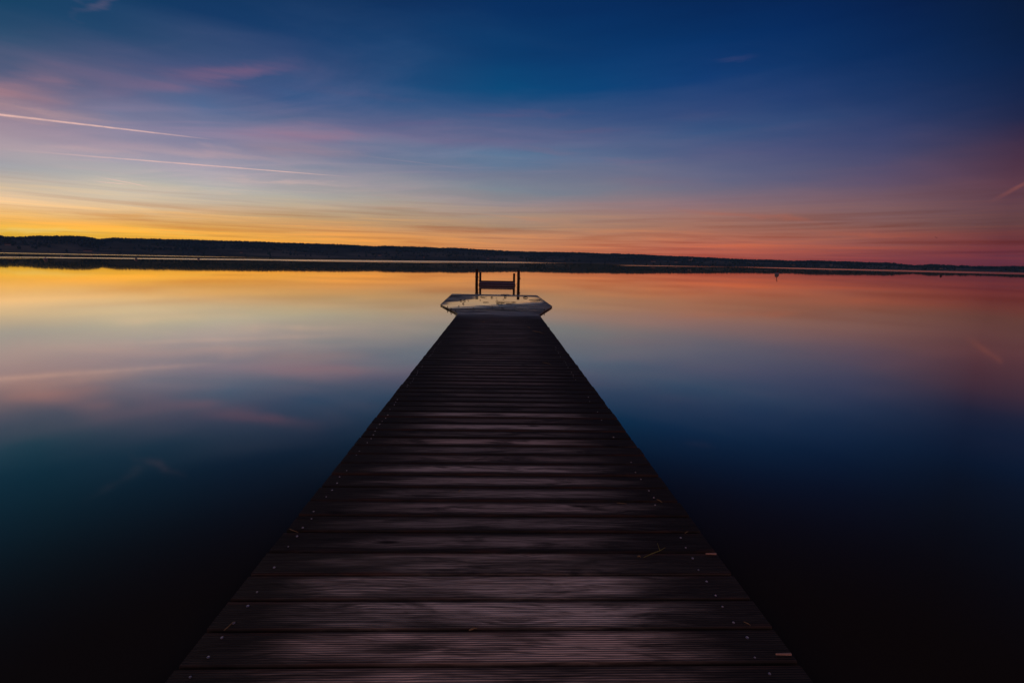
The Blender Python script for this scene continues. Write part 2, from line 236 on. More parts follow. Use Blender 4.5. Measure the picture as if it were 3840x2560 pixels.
# ------------------------------------------------------------------ materials
def wood_mat(name, dark, worn, red, wear, ribbed, rough=.62, spec=.18, wet=False):
    m, t, out = material(name)
    oc = t.node('ShaderNodeTexCoord').outputs['Object']; rnd = t.node('ShaderNodeObjectInfo').outputs['Random']
    off = t.comb(t.math('MULTIPLY', rnd, 37), t.math('MULTIPLY', rnd, 91), 0)
    p = t.vmath('ADD', oc, off)
    ox, oy, oz = t.sep(oc)
    blot = t.noise(t.mapping(p, scale=(2.2, 12, 6)), 1, 4, .6, .8)
    cell = t.node('ShaderNodeTexVoronoi'); t.put(cell.inputs['Vector'], t.mapping(p, scale=(2.4, 11, 4)))
    cell.inputs['Scale'].default_value = 1
    knot = t.math('MULTIPLY', t.rng(cell.outputs['Distance'], .20, .05), t.rng(t.sep(cell.outputs['Color'])[0], .40, .45))
    bend = t.rng(cell.outputs['Distance'], .45, .05, 0, .022)
    gp = t.vmath('ADD', p, t.comb(0, t.math('ADD', bend, t.math('MULTIPLY', t.noise(t.mapping(p, scale=(2.5, 6, 1)), 1, 2, .5), .05)), 0))
    grain_ = t.noise(t.mapping(gp, scale=(3.5, 110, 30)), 1, 4, .62, .2)
    fine = t.noise(t.mapping(gp, scale=(14, 420, 60)), 1, 2, .6)
    side = t.math('ABSOLUTE', t.math('ADD', ox, t.math('MULTIPLY', t.math('SUBTRACT', t.noise(t.mapping(p, scale=(1.1, 9, 1)), 1, 3, .6), .5), .9)))
    w0 = t.rng(side, .92, .28)
    w0 = t.math('MULTIPLY', w0, t.rng(blot, .32, .55, .16, 1))
    if ribbed: w0 = t.math('MULTIPLY', w0, t.rng(t.noise(t.mapping(p, scale=(1.3, 5, 1)), 1, 3, .55, .4), .34, .58, .3, 1.1))
    edge = t.rng(t.math('ADD', t.math('ABSOLUTE', oy), t.math('MULTIPLY', blot, .016)), .056, .074)
    w0 = t.math('MULTIPLY', w0, t.math('SUBTRACT', 1, t.math('MULTIPLY', edge, .6)))
    if not ribbed: # rounded boards: shading of a cupped top painted in, pale crown, dark towards gaps
        w0 = t.math('MULTIPLY', w0, t.rng(t.math('ADD', t.math('ABSOLUTE', oy), t.math('MULTIPLY', t.math('SUBTRACT', blot, .5), .05)), .062, .022, .06, 1.25))
    w0 = t.math('MULTIPLY', w0, t.rng(grain_, .3, .68, .22, 1.15))
    w0 = t.math('MULTIPLY', w0, t.rng(rnd, 0, 1, wear * .35, wear, smooth=False), clamp=True)
    worn = t.mix(t.rng(t.math('FRACT', t.math('MULTIPLY', rnd, 13.7)), .2, .9), worn, tuple(a * b for a, b in zip(worn, (.97, .86, .82))))
    c = t.mix(t.rng(grain_, .35, .7), dark, tuple(2.0 * x for x in dark))
    c = t.mix(w0, c, worn)
    c = t.mix(t.math('MULTIPLY', t.math('MULTIPLY', edge, t.rng(blot, .4, .7)), .4), c, red)
    c = t.mix(t.math('MULTIPLY', knot, .9), c, (.008, .006, .006))
    hgt = t.math('ADD', t.math('MULTIPLY', grain_, .6), t.math('MULTIPLY', fine, .3))
    if ribbed:
        rib = t.math('SINE', t.math('MULTIPLY', t.math('ADD', oy, t.math('MULTIPLY', t.math('SUBTRACT', blot, .5), .0016)), 2 * math.pi / .0092))
        hgt = t.math('ADD', t.math('MULTIPLY', hgt, .5), t.math('MULTIPLY', rib, .65))
        c = t.mix(t.math('MULTIPLY', t.rng(rib, .4, -.7), .6), c, tuple(.4 * x for x in dark))
        nrm = bump(t, hgt, .8, .003)
    else: nrm = bump(t, hgt, .8, .004)
    if name == 'wet_decking':
        pos = t.node('ShaderNodeNewGeometry').outputs['Position']
        sn = t.noise(t.mapping(pos, scale=(.7, 5.5, 1)), 1, 5, .65, .3)
        rough = t.rng(sn, .32, .66, .22, .6); spec = t.math('MULTIPLY', t.rng(sn, .3, .6, .5, .05), t.rng(t.sep(pos)[1], 12.3, 14.0, .12, 1))
    if wet:
        pos = t.node('ShaderNodeNewGeometry').outputs['Position']
        py = t.sep(pos)[1]
        wn_ = t.noise(t.mapping(pos, scale=(.8, 3.0, 1)), 1, 4, .6)
        wetm = t.math('MULTIPLY', t.rng(py, 10.3, 12.2), t.rng(wn_, .3, .62, .15, 1))
        rough = t.mix(wetm, (rough,) * 3, (.22,) * 3); spec = t.mix(wetm, (spec,) * 3, (.7,) * 3)
        rough = t.sep(rough)[0]; spec = t.sep(spec)[0]
    principled(t, out, c, rough, spec, normal=nrm); return m
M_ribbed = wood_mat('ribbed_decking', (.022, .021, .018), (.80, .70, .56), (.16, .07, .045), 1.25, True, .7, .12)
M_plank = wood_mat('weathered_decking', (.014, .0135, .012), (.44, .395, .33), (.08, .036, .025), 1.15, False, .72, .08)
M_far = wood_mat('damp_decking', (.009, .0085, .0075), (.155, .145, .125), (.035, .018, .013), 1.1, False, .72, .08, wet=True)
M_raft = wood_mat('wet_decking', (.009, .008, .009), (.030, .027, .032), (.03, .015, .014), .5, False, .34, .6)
def plain_wood(name, c0, c1, rough=.7, spec=.15):
    m, t, out = material(name); oc = t.node('ShaderNodeTexCoord').outputs['Object']
    n = t.noise(t.mapping(oc, scale=(9, 9, 1.2)), 3, 5, .6)
    principled(t, out, t.mix(n, c0, c1), rough, spec, normal=bump(t, n, .6, .01)); return m
M_beam = plain_wood('substructure_timber', (.012, .010, .010), (.035, .028, .026))
M_post = plain_wood('dark_post_timber', (.008, .005, .005), (.028, .015, .012))
M_bench = plain_wood('bench_board_timber', (.05, .045, .06), (.17, .15, .20))
M_bench_dark = plain_wood('bench_board_wet_timber', (.012, .010, .014), (.06, .05, .07))
M_twig = plain_wood('twig_bark', (.006, .005, .005), (.02, .014, .012))
m_, t_, o_ = material('rope_fibre'); principled(t_, o_, t_.mix(t_.noise(None, 60, 2), (.05, .035, .025), (.12, .09, .07)), .9, .1); M_rope = m_
m_, t_, o_ = material('dry_straw_stalk'); principled(t_, o_, t_.mix(t_.noise(None, 8, 2), (.10, .065, .03), (.26, .19, .09)), .7, .2); M_straw = m_
m_, t_, o_ = material('green_stalk'); principled(t_, o_, t_.mix(t_.noise(None, 20, 2), (.08, .09, .02), (.22, .20, .05)), .6, .2); M_green = m_
m_, t_, o_ = material('pale_split_wood'); principled(t_, o_, t_.mix(t_.noise(None, 30, 3), (.22, .13, .10), (.42, .28, .22)), .8, .1); M_split = m_
m_, t_, o_ = material('screw_steel'); principled(t_, o_, t_.mix(t_.noise(None, 40, 2), (.16, .15, .16), (.62, .63, .68)), .42, .5, 1); M_screw = m_
m_, t_, o_ = material('buoy_plastic'); principled(t_, o_, t_.mix(t_.noise(None, 3, 3), (.05, .05, .08), (.14, .14, .19)), .45, .3); M_buoy = m_
m_, t_, o_ = material('dark_buoy_plastic'); principled(t_, o_, t_.mix(t_.noise(None, 3, 3), (.02, .012, .02), (.05, .02, .03)), .5, .3); M_buoy_dark = m_
m_, t_, o_ = material('red_marker_pole'); principled(t_, o_, t_.mix(t_.noise(None, 4, 2), (.08, .012, .012), (.14, .02, .02)), .6, .2); M_pole = m_
m_, t_, o_ = material('house_plaster'); principled(t_, o_, t_.mix(t_.noise(None, .4, 2), (.13, .125, .12), (.2, .19, .18)), .9, .1); M_plaster = m_
m_, t_, o_ = material('roof_tiles_dark'); principled(t_, o_, t_.mix(t_.noise(None, .6, 2), (.03, .015, .012), (.06, .03, .025)), .9, .1); M_roof = m_
m_, t_, o_ = material('bird_feathers'); principled(t_, o_, t_.mix(t_.noise(None, 30, 2), (.01, .01, .012), (.03, .03, .03)), .8, .1); M_bird = m_
m_, t_, o_ = material('lakeside_soil'); principled(t_, o_, t_.mix(t_.noise(t_.node('ShaderNodeNewGeometry').outputs['Position'], .6, 6, .6), (.03, .035, .018), (.07, .07, .035)), .95, .05); M_soil = m_
# forest crowns
m_, t_, o_ = material('conifer_foliage')
fn = t_.noise(t_.node('ShaderNodeNewGeometry').outputs['Position'], .02, 4, .6)
principled(t_, o_, t_.mix(fn, (.016, .03, .032), (.035, .055, .05)), .95, .02); M_forest = m_
# hills: dark woods above, meadows towards the shore painted paler to imitate low mist
m_, t_, o_ = material('far_shore_slope')
pos_ = t_.node('ShaderNodeNewGeometry').outputs['Position']
mead_mist = t_.rng(t_.noise(t_.mapping(pos_, scale=(.0016, .004, .02)), 1, 4, .6), .45, .6)
low = t_.rng(t_.sep(pos_)[2], 55, 12)
principled(t_, o_, t_.mix(t_.math('MULTIPLY', t_.math('MULTIPLY', mead_mist, low), .8), t_.mix(t_.noise(pos_, .01, 5, .6), (.022, .032, .03), (.05, .06, .045)), (.12, .13, .10)), .95, .02)
M_hill = m_

# water: dark body under a mirror whose strength follows the viewing angle
def reflect_curve(t, incoming_dot):
    return t.ramp(incoming_dot, [(0, (1, 1, 1)), (.09, (.99,) * 3), (.19, (.93,) * 3), (.26, (.74,) * 3), (.34, (.43,) * 3),
                                 (.42, (.15,) * 3), (.49, (.04,) * 3), (.56, (.010,) * 3), (1, (.012,) * 3)], 'B_SPLINE')
def water_nodes(t, rough, normal=None, body=(.022, .017, .012)):
    g = t.node('ShaderNodeNewGeometry')
    d = t.math('ABSOLUTE', t.vmath('DOT_PRODUCT', g.outputs['True Normal'], g.outputs['Incoming'], out='Value'))
    gl = t.node('ShaderNodeBsdfGlossy'); gl.distribution = 'GGX'
    t.put(gl.inputs['Color'], (1, .915, .71)); t.put(gl.inputs['Roughness'], rough)
    if normal is not None: t.put(gl.inputs['Normal'], normal)
    df = t.node('ShaderNodeBsdfDiffuse'); t.put(df.inputs[0], body)
    mx = t.node('ShaderNodeMixShader'); t.l.new(reflect_curve(t, d), mx.inputs[0])
    t.l.new(df.outputs[0], mx.inputs[1]); t.l.new(gl.outputs[0], mx.inputs[2]); return mx.outputs[0]
m_, t_, o_ = material('lake_surface')
g_ = t_.node('ShaderNodeNewGeometry'); px, py, pz = t_.sep(g_.outputs['Position'])
# breeze lanes: rough strips of water, edges are straight lines over the lake
inv = t_.math('DIVIDE', 1, t_.math('MAXIMUM', py, 5))
lane = t_.math('MULTIPLY', px, inv)             # bearing along the shore
dep = t_.math('MULTIPLY', inv, 781)            # nearness
wv = t_.noise(t_.mapping(t_.comb(lane, dep, 0), scale=(1.6, .5, 1)), 2, 3, .6)
wvo = t_.math('MULTIPLY', t_.math('SUBTRACT', wv, .5), .5)
def strip(b_pts, w_pts, x0, x1, f0, f1, k):
    """centre line dep(bearing) and half width through two points each"""
    (xa, ca, wa), (xb, cb, wb) = b_pts, w_pts
    cen = t_.rng(lane, xa, xb, ca, cb, smooth=False); cen.node.clamp = False
    wid = t_.math('MAXIMUM', t_.rng(lane, xa, xb, wa, wb, smooth=False), .01)
    f = t_.rng(t_.math('DIVIDE', t_.math('ABSOLUTE', t_.math('ADD', t_.math('SUBTRACT', dep, cen), t_.math('MULTIPLY', wvo, wid))), wid), 1.15, .75)
    return t_.math('MULTIPLY', t_.math('MULTIPLY', f, k), t_.math('MULTIPLY', t_.rng(lane, x0, x0 + f0), t_.rng(lane, x1, x1 - f1)))
LANES = [((-1.05, 7.0, .42), (.0, 1.35, .85), -1.6, .21, .05, .30, 1.0),
         ((-1.05, 2.1, .30), (-.45, 1.5, .30), -1.8, -.42, .05, .3, .7),
         ((-1.05, 8.2, .22), (-.9, 8.0, .1), -1.6, -.88, .05, .2, .6),
         ((-.50, 4.8, .25), (.0, 3.1, .25), -.52, .02, .12, .25, .7),
         ((.27, 2.2, .35), (.50, 1.6, .35), .24, .60, .05, .3, .55),
         ((.50, 1.4, .4), (1.16, 2.6, 1.3), .45, 1.7, .2, .1, .5)]
wind = 0.0
for ln in LANES: wind = t_.math('MAXIMUM', wind, strip(*ln))
rg = t_.math('ADD', t_.rng(dep, 9, 45, .018, .048), t_.math('MULTIPLY', wind, .19))
sw_unused = None #t_.mapping(g_.outputs['Position'], scale=(.05, .022, 1)), 1, 3, .5)
t_.l.new(water_nodes(t_, rg), o_.inputs[0]); M_water = m_

# shallow rain puddle film
m_, t_, o_ = material('puddle_film')
pos_ = t_.node('ShaderNodeNewGeometry').outputs['Position']; px, py, pz = t_.sep(pos_)
n1 = t_.noise(t_.mapping(pos_, scale=(.9, 3.6, 1)), 1, 5, .6, .3)
front = t_.rng(t_.math('ADD', py, t_.math('MULTIPLY', n1, .5)), 12.55, 13.1)
back_ = t_.rng(t_.math('ADD', py, t_.math('MULTIPLY', n1, 1.2)), 18.4, 17.7)
leftc = t_.rng(t_.math('ADD', t_.math('SUBTRACT', px, t_.math('MULTIPLY', t_.rng(py, 14.0, 16.5), .75)), t_.math('MULTIPLY', n1, .9)), -1.35, -.95)
leftn = t_.rng(py, 13.75, 13.45)
rightc = t_.rng(t_.math('ADD', px, t_.math('MULTIPLY', t_.math('SUBTRACT', n1, .5), 1.0)), 1.62, 1.30)
cover = t_.math('MULTIPLY', t_.math('MULTIPLY', front, back_), t_.math('MULTIPLY', t_.math('MAXIMUM', leftc, leftn), rightc))
slant = t_.math('ADD', t_.math('SUBTRACT', py, t_.math('ADD', 14.1, t_.math('MULTIPLY', px, .8))), t_.math('MULTIPLY', t_.math('SUBTRACT', n1, .5), 2.4))
tr = t_.node('ShaderNodeBsdfTransparent')
mx = t_.node('ShaderNodeMixShader'); t_.put(mx.inputs[0], t_.math('MULTIPLY', cover, t_.rng(slant, .5, -1.2, 1, .08)))
t_.l.new(tr.outputs[0], mx.inputs[1])
t_.l.new(water_nodes(t_, t_.math('ADD', t_.rng(slant, .35, -.55, .015, .40), t_.rng(cover, .95, .4, 0, .12)), body=(.014, .013, .014)), mx.inputs[2])
t_.l.new(mx.outputs[0], o_.inputs[0]); M_puddle = m_

# ------------------------------------------------------------------ setting: water, ground, hills
N = 96
v = [(0, 0, 0)] + [(4250 * math.sin(2 * math.pi * i / N), 4250 * math.cos(2 * math.pi * i / N), 0) for i in range(N)]
tag(mesh('water', v, [(0, 1 + (i + 1) % N, 1 + i) for i in range(N)], M_water), kind='structure')
v, f = [], []
xs = [-4000, -900, -200, -60, -20, -8, 0, 8, 20, 60, 200, 900, 4000]
for i, x in enumerate(xs):
    for j, (yy, z) in enumerate([(-7.0, -.5), (-8.6, .12), (-11, .55), (-30, 1.2), (-900, 3)]):
        v.append((x, yy + .8 * math.sin(x * .7) * (j < 3) - min(abs(x), 900) * .03 * (j < 3), z))
for i in range(len(xs) - 1):
    for j in range(4): a = i * 5 + j; f.append((a, a + 1, a + 6, a + 5))
tag(mesh('ground', v, f, M_soil, smooth=True), kind='structure')

TREELINE = [(-75, .9), (-60, 1.0), (-52.6, 1.1), (-46.13, 1.29), (-45.21, 1.25), (-44.04, 1.4), (-41.17, 1.5), (-40.31, 1.4), (-40.1, 1.3), (-39.75, 1.34), (-38.93, 1.48), (-35.29, 1.5), (-33.99, 1.57), (-30.78, 1.53), (-27.28, 1.59), (-23.03, 1.57), (-20.2, 1.58), (-17.26, 1.54), (-14.82, 1.47), (-13.81, 1.55), (-11.06, 1.53), (-4.54, 1.5), (-1.86, 1.4), (1.53, 1.29), (6.89, 1.25), (14.74, 1.2), (19.14, 1.06), (25.17, 0.87), (26.74, 0.8), (28.92, 0.75), (30.51, 0.77), (32.94, 0.69), (34.48, 0.75), (37.26, 0.68), (39.85, 0.63), (41.08, 0.59), (42.68, 0.43), (43.79, 0.52), (45.61, 0.43), (47.31, 0.4), (49.53, 0.47), (55.56, 0.45), (75, .4)]
def tl(a):
    for (a0, e0), (a1, e1) in zip(TREELINE, TREELINE[1:]):
        if a <= a1: return e0 + (e1 - e0) * max(0, (a - a0) / (a1 - a0))
    return TREELINE[-1][1]
def shore_r(a): return 2050 + 130 * mnoise.noise(Vector((a * .09, 3, 0))) + 40 * mnoise.noise(Vector((a * .5, 9, 0)))
RIDGE = 3050; TREE_H = 13
def hill_h(a, r):
    s = shore_r(a); top = math.tan(R(tl(a))) * RIDGE + CAM_H - TREE_H
    u = (r - s) / (RIDGE - s)
    if u <= 1: k = .5 - .5 * math.cos(math.pi * max(0, u) ** .85)
    else: k = max(0, 1 - ((r - RIDGE) / 900) ** 2 * .8)
    bumpy = 9 * mnoise.noise(Vector((a * .25, r * .004, 1))) * min(1, max(0, u * 3)) * (1 - min(1, abs(u)) ** 4)
    return -1.0 + (top + 1) * k + bumpy if u > 0 else -1.0 + u * .0 
v, f = [], []
A = [-75 + .4 * i for i in range(376)]; RR = [-30, 12, 60, 130, 220, 320, 430, 560, 700, 850, 1000, 1250, 1600, 1900]
for a in A:
    s = shore_r(a)
    for k in RR:
        r = s + k if k < 850 else max(s + 850, RIDGE + (k - 1000) * .9)
        r = RIDGE if k == 1000 else r
        z = hill_h(a, r) if k > 0 else -1.0
        if k == 12: z = max(z, .8)
        v.append((r * math.sin(R(a)), r * math.cos(R(a)), z))
n = len(RR)
for i in range(len(A) - 1):
    for j in range(n - 1): q = i * n + j; f.append((q, q + n, q + n + 1, q + 1))
tag(mesh('hills', v, f, M_hill, smooth=True), kind='structure')

# forest: tens of thousands of crowns along the ridge and on the slope, read as one mass
V, F = [], []; rng = random.Random(3)
def crown(x, y, z, hh, rr, conifer):
    k = len(V); m = 5; ph = rng.random() * 6
    if conifer:
        for j in range(m): V.append((x + rr * math.cos(ph + j * 6.283 / m), y + rr * math.sin(ph + j * 6.283 / m), z))
        V.append((x, y, z + hh))
        for j in range(m): F.append((k + j, k + (j + 1) % m, k + m))
    else:
        for (q, s_) in ((.12, .6), (.55, 1.0), (.86, .62)):
            for j in range(m):
                e = s_ * rr * rng.uniform(.75, 1.2); V.append((x + e * math.cos(ph + j * 6.283 / m), y + e * math.sin(ph + j * 6.283 / m), z + hh * (q + rng.uniform(-.05, .05))))
        V.append((x, y, z + hh))
        for L_ in range(2):
            for j in range(m): F.append((k + L_ * m + j, k + L_ * m + (j + 1) % m, k + (L_ + 1) * m + (j + 1) % m, k + (L_ + 1) * m + j))
        for j in range(m): F.append((k + 2 * m + j, k + 2 * m + (j + 1) % m, k + 3 * m))
for i in range(14000):
    a = rng.uniform(-60, 62); r = RIDGE + rng.gauss(0, 70)
    s = mnoise.noise(Vector((a * .6, 7, 0)))
    hh = TREE_H * rng.uniform(.62, 1.12) * (1 + .3 * s)
    crown(r * math.sin(R(a)), r * math.cos(R(a)), hill_h(a, r) - 1, hh, hh * rng.uniform(.25, .45) , rng.random() < (.8 if s > -.1 else .3))
for i in range(15000):
    a = rng.uniform(-58, 60); s = shore_r(a); r = s + rng.uniform(30, 1) ** 1 + rng.random() ** .6 * (RIDGE - s - 60)
    dens = mnoise.noise(Vector((a * .35, r * .006, 4))) + (r - s) / (RIDGE - s) * .9 - .25
    if rng.random() > max(.05, dens * 2): continue
    hh = rng.uniform(7, 14); crown(r * math.sin(R(a)), r * math.cos(R(a)), hill_h(a, r) - 1, hh, hh * rng.uniform(.3, .5), rng.random() < .4)
tag(mesh('forest', V, F, M_forest), 'dark wooded band along the far shore ridge', 'forest', kind='stuff')

# far shore buildings: pale specks between the trees
HOUSES = [(-45.77, .47, 15, 9, 'pale house on the far slope, leftmost of all the far buildings'),
 (-40.89, .10, 24, 8, 'long low pale boathouse by the far waterline on the left'),
 (-28.74, .27, 10, 8, 'small pale house halfway up the far slope left of centre'),
 (-14.37, .32, 14, 9, 'pale house low on the misty far slope left of the jetty end'),
 (-9.16, .14, 7, 12, 'narrow white tower house by the far waterline left of the two tall posts'),
 (-1.42, .22, 12, 8, 'pale house on the far shore directly behind the two tall posts'),
 (18.56, .23, 22, 8, 'long pale hall near the far waterline right of the jetty'),
 (21.10, .22, 14, 8, 'pale house between the long hall and the far church'),
 (32.94, .10, 12, 7, 'small pale house by the far water just right of the pale buoy'),
 (36.23, .23, 10, 8, 'lower one of the pale houses midway between the two right buoys'),
 (36.88, .43, 12, 8, 'upper one of the pale houses midway between the two right buoys'),
 (38.14, .41, 11, 8, 'pale hillside house nearest to the small dark buoy on its left'),
 (44.36, .08, 34, 7, 'long low pale shed by the water behind the small dark buoy')]
def place(a, e):
    lo, hi = shore_r(a) + 15, RIDGE - 60
    for k in range(60):
        r = lo + (hi - lo) * k / 59
        if math.degrees(math.atan2(hill_h(a, r) - CAM_H, r)) >= e: break
    return r
for a, e, wdt, hgt, lab in HOUSES:
    r = place(a, e); z = max(hill_h(a, r) - 1, -.2)
    b = empty('house', (r * math.sin(R(a)), r * math.cos(R(a)), z)); b.rotation_euler.z = -R(a) + rng.uniform(-.3, .3)
    tag(b, lab, 'house', 'houses on the far shore')
    d = 8; hw = wdt / 2
    vv, ff = box(-hw, hw, -d / 2, d / 2, 0, hgt * .62); mesh('wall', vv, ff, M_plaster, b)
    ez, tz = hgt * .62 + .01, hgt
    vv = [(-hw - .6, -d / 2 - .6, ez), (hw + .6, -d / 2 - .6, ez), (hw + .6, d / 2 + .6, ez), (-hw - .6, d / 2 + .6, ez), (-hw - .6, 0, tz), (hw + .6, 0, tz)]
    mesh('roof', vv, [(0, 1, 5, 4), (2, 3, 4, 5), (0, 4, 3), (1, 2, 5), (0, 3, 2, 1)], M_roof, b)
a, e = 22.6, .42; r = place(a, e)
b = empty('church', (r * math.sin(R(a)), r * math.cos(R(a)), hill_h(a, r) - 1)); b.rotation_euler.z = -R(a)
tag(b, 'pale village church with pointed tower on the far shore right of the jetty', 'church')
vv, ff = box(-9, 7, -4, 4, 0, 8); mesh('nave', vv, ff, M_plaster, b)
mesh('roof', [(-9.4, -4.4, 8.02), (7, -4.4, 8.02), (7, 4.4, 8.02), (-9.4, 4.4, 8.02), (-9.4, 0, 13), (7, 0, 13)], [(0, 1, 5, 4), (2, 3, 4, 5), (0, 4, 3), (1, 2, 5), (0, 3, 2, 1)], M_roof, b)
vv, ff = box(7.03, 12, -2.5, 2.5, 0, 17); mesh('tower', vv, ff, M_plaster, b)
mesh('spire', [(6.8, -2.8, 17.02), (12.3, -2.8, 17.02), (12.3, 2.8, 17.02), (6.8, 2.8, 17.02), (9.5, 0, 27)], [(0, 1, 4), (1, 2, 4), (2, 3, 4), (3, 0, 4), (3, 2, 1, 0)], M_roof, b)

# ------------------------------------------------------------------ pier
def plank_mesh(name, x0a, x0b, x1a, x1b, wd, th, mat, parent, cy, top, bev=.006, tilt=0, yaw=0):
    """board across the pier, local origin at its middle; ends may be cut slanting (a = near edge, b = far edge)"""
    hw = wd / 2
    prof = [(-hw, -th), (-hw, -bev), (-hw + bev * .3, -bev * .3), (-hw + bev, 0), (hw - bev, 0), (hw - bev * .3, -bev * .3), (hw, -bev), (hw, -th)]
    V = []
    for side in (0, 1):
        for (yy, zz) in prof:
            u = (yy + hw) / wd
            x = (x0a + (x0b - x0a) * u) if side == 0 else (x1a + (x1b - x1a) * u)
            V.append((x, yy, zz))
    n = len(prof)
    F = [(i, i + n, (i + 1) % n + n, (i + 1) % n) for i in range(n)] + [tuple(range(n)), tuple(range(2 * n - 1, n - 1, -1))]
    F = [tuple(reversed(q)) for q in F]
    o = mesh(name, V, F, mat, parent); o.location = (0, cy, top); o.rotation_euler = (tilt, 0, yaw); return o
pier = empty('pier', (0, 0, 0))
tag(pier, 'long wooden jetty of dark weathered cross planks leading straight out over the lake', 'pier')
# screw head: low disc with recess
V, F = [], []; ns = 10
for (rr, zz) in ((.0062, 0), (.0058, .0014), (.0036, .0018), (.0026, .0004)):
    for k in range(ns): V.append((rr * math.cos(k * 6.2832 / ns), rr * math.sin(k * 6.2832 / ns), zz))
for L_ in range(3):
    for k in range(ns): F.append((L_ * ns + k, L_ * ns + (k + 1) % ns, (L_ + 1) * ns + (k + 1) % ns, (L_ + 1) * ns + k))
F.append(tuple(range(3 * ns, 4 * ns)))
screw_proto = None
PITCH = .1512; y = 1.312 - PITCH * 14; idx = 0
edges = [1.312, 1.461, 1.609, 1.758, 1.912, 2.077, 2.222, 2.372, 2.531, 2.690, 2.852]
bounds = [1.312 - PITCH * k for k in range(20, 0, -1)] + edges
while bounds[-1] < 11.42: bounds.append(bounds[-1] + .1520 + random.uniform(-.0035, .0035))
PIER_END = bounds[-1]
for i, (y0, y1) in enumerate(zip(bounds, bounds[1:])):
    gap = random.uniform(.0115, .0145); wd = y1 - y0 - gap; cy = (y0 + y1) / 2
    l = -1.035 + random.uniform(-.003, .003); r = 1.04 + random.uniform(-.003, .004)
    if y0 > 3 and random.random() < .15: r += random.uniform(.003, .009)
    rib = y1 < 2.0
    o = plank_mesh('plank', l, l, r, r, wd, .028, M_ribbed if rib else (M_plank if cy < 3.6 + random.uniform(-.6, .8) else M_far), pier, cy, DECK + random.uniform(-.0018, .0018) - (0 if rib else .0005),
                   bev=.004 if rib else random.uniform(.006, .010), tilt=random.uniform(-.010, .010), yaw=random.uniform(-.0012, .0012))
    if .6 < cy < 7.5:
        sx = [(-.962, -.035), (-.962, .045), (.91, .035), (.91, -.048)] if cy < 2 else [(-.957, -.04), (-.957, .04), (.905, .04), (.905, -.04)]
        for (qx, qy) in sx:
            if random.random() < (.08 if cy < 2 else (.25 if qx < 0 else .5)): continue
            if screw_proto is None:
                s_ = mesh('screw', V, F, M_screw, o, smooth=False); screw_proto = s_
            else:
                s_ = screw_proto.copy(); COL.objects.link(s_); s_.parent = o
            s_.location = (qx + random.uniform(-.012, .012), qy + random.uniform(-.006, .006), .0003)
            s_.rotation_euler.z = random.random()
            k = random.uniform(.6, .95); s_.scale = (k, k, 1)
def beam(name, x0, x1, y0, y1, z0, z1, parent):
    vv, ff = box(x0, x1, y0, y1, z0, z1); return mesh(name, vv, ff, M_beam, parent)
for x in (-.955, 0, .91): beam('beam', x - .05, x + .05, bounds[0], PIER_END - .02, DECK - .21, DECK - .0335, pier)
yy = bounds[0] + .6
while yy < PIER_END:
    beam('crossbeam', -.99, .98, yy - .06, yy + .06, DECK - .34, DECK - .2125, pier)
    for x in (-.86, .84):
        vv, ff = tube([(x, yy, -1.2), (x, yy, DECK - .343)], .085, 12); mesh('pile', vv, ff, M_beam, pier, True)
    yy += 2.7

# ------------------------------------------------------------------ end platform (wider raft), corners measured on deck level
raft = empty('end_platform', (0, 0, 0))
tag(raft, 'wide wet plank platform at the lake end of the jetty, flooded by a shiny puddle', 'platform')
def xl(y): # left outline
    if y < 13.88: return -1.05 - (y - 11.6) * (.725 / 2.28)
    return -1.775 - (y - 13.88) * (.12 / 4.6)
def xr(y):
    if y < 13.9: return 1.03 + (y - 11.6) * (.61 / 2.30)
    return 1.64 - (y - 13.9) * (.105 / 4.5)
y = PIER_END + .012
while y < 18.40:
    y1 = y + .146
    j = lambda: random.uniform(-.006, .006)
    a_, b_, c_, d_ = xl(y) + j(), xl(y1 - .008) + j() * .3, xr(y) + j(), xr(y1 - .008) + j() * .3
    b_ = a_ + (xl(y1) - xl(y)); d_ = c_ + (xr(y1) - xr(y))
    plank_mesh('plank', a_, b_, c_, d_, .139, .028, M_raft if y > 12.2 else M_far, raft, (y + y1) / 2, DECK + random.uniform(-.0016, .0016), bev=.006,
               tilt=random.uniform(-.008, .008))
    y = y1 + .002
for x in (-.95, .0, .9): beam('beam', x - .05, x + .05, PIER_END + .03, 18.3, DECK - .19, DECK - .0335, raft)
for (x, yy) in ((-1.5, 14.2), (1.35, 14.2), (-1.6, 17.6), (1.3, 17.6), (-.8, 12.1), (.8, 12.1)):
    vv, ff = tube([(x, yy, -1.2), (x, yy, DECK - .195)], .08, 12); mesh('pile', vv, ff, M_beam, raft, True)
# puddle on top, outline follows the platform
top = [(xl(q) - .0, q) for q in (12.4, 12.9, 13.4, 13.88, 15, 16.5, 18.2)] + [(xr(q), q) for q in (18.2, 16.5, 15, 13.9, 13.2, 12.4)]
V_ = [(x, q, DECK + .0052) for x, q in top]
pd = mesh('puddle', V_, [tuple(range(len(V_)))[::-1]], M_puddle)
pd.data.update()
if pd.data.polygons[0].normal.z < 0: pd.data.flip_normals()
tag(pd, 'thin mirror-like puddle lying across the wet end platform', 'puddle')

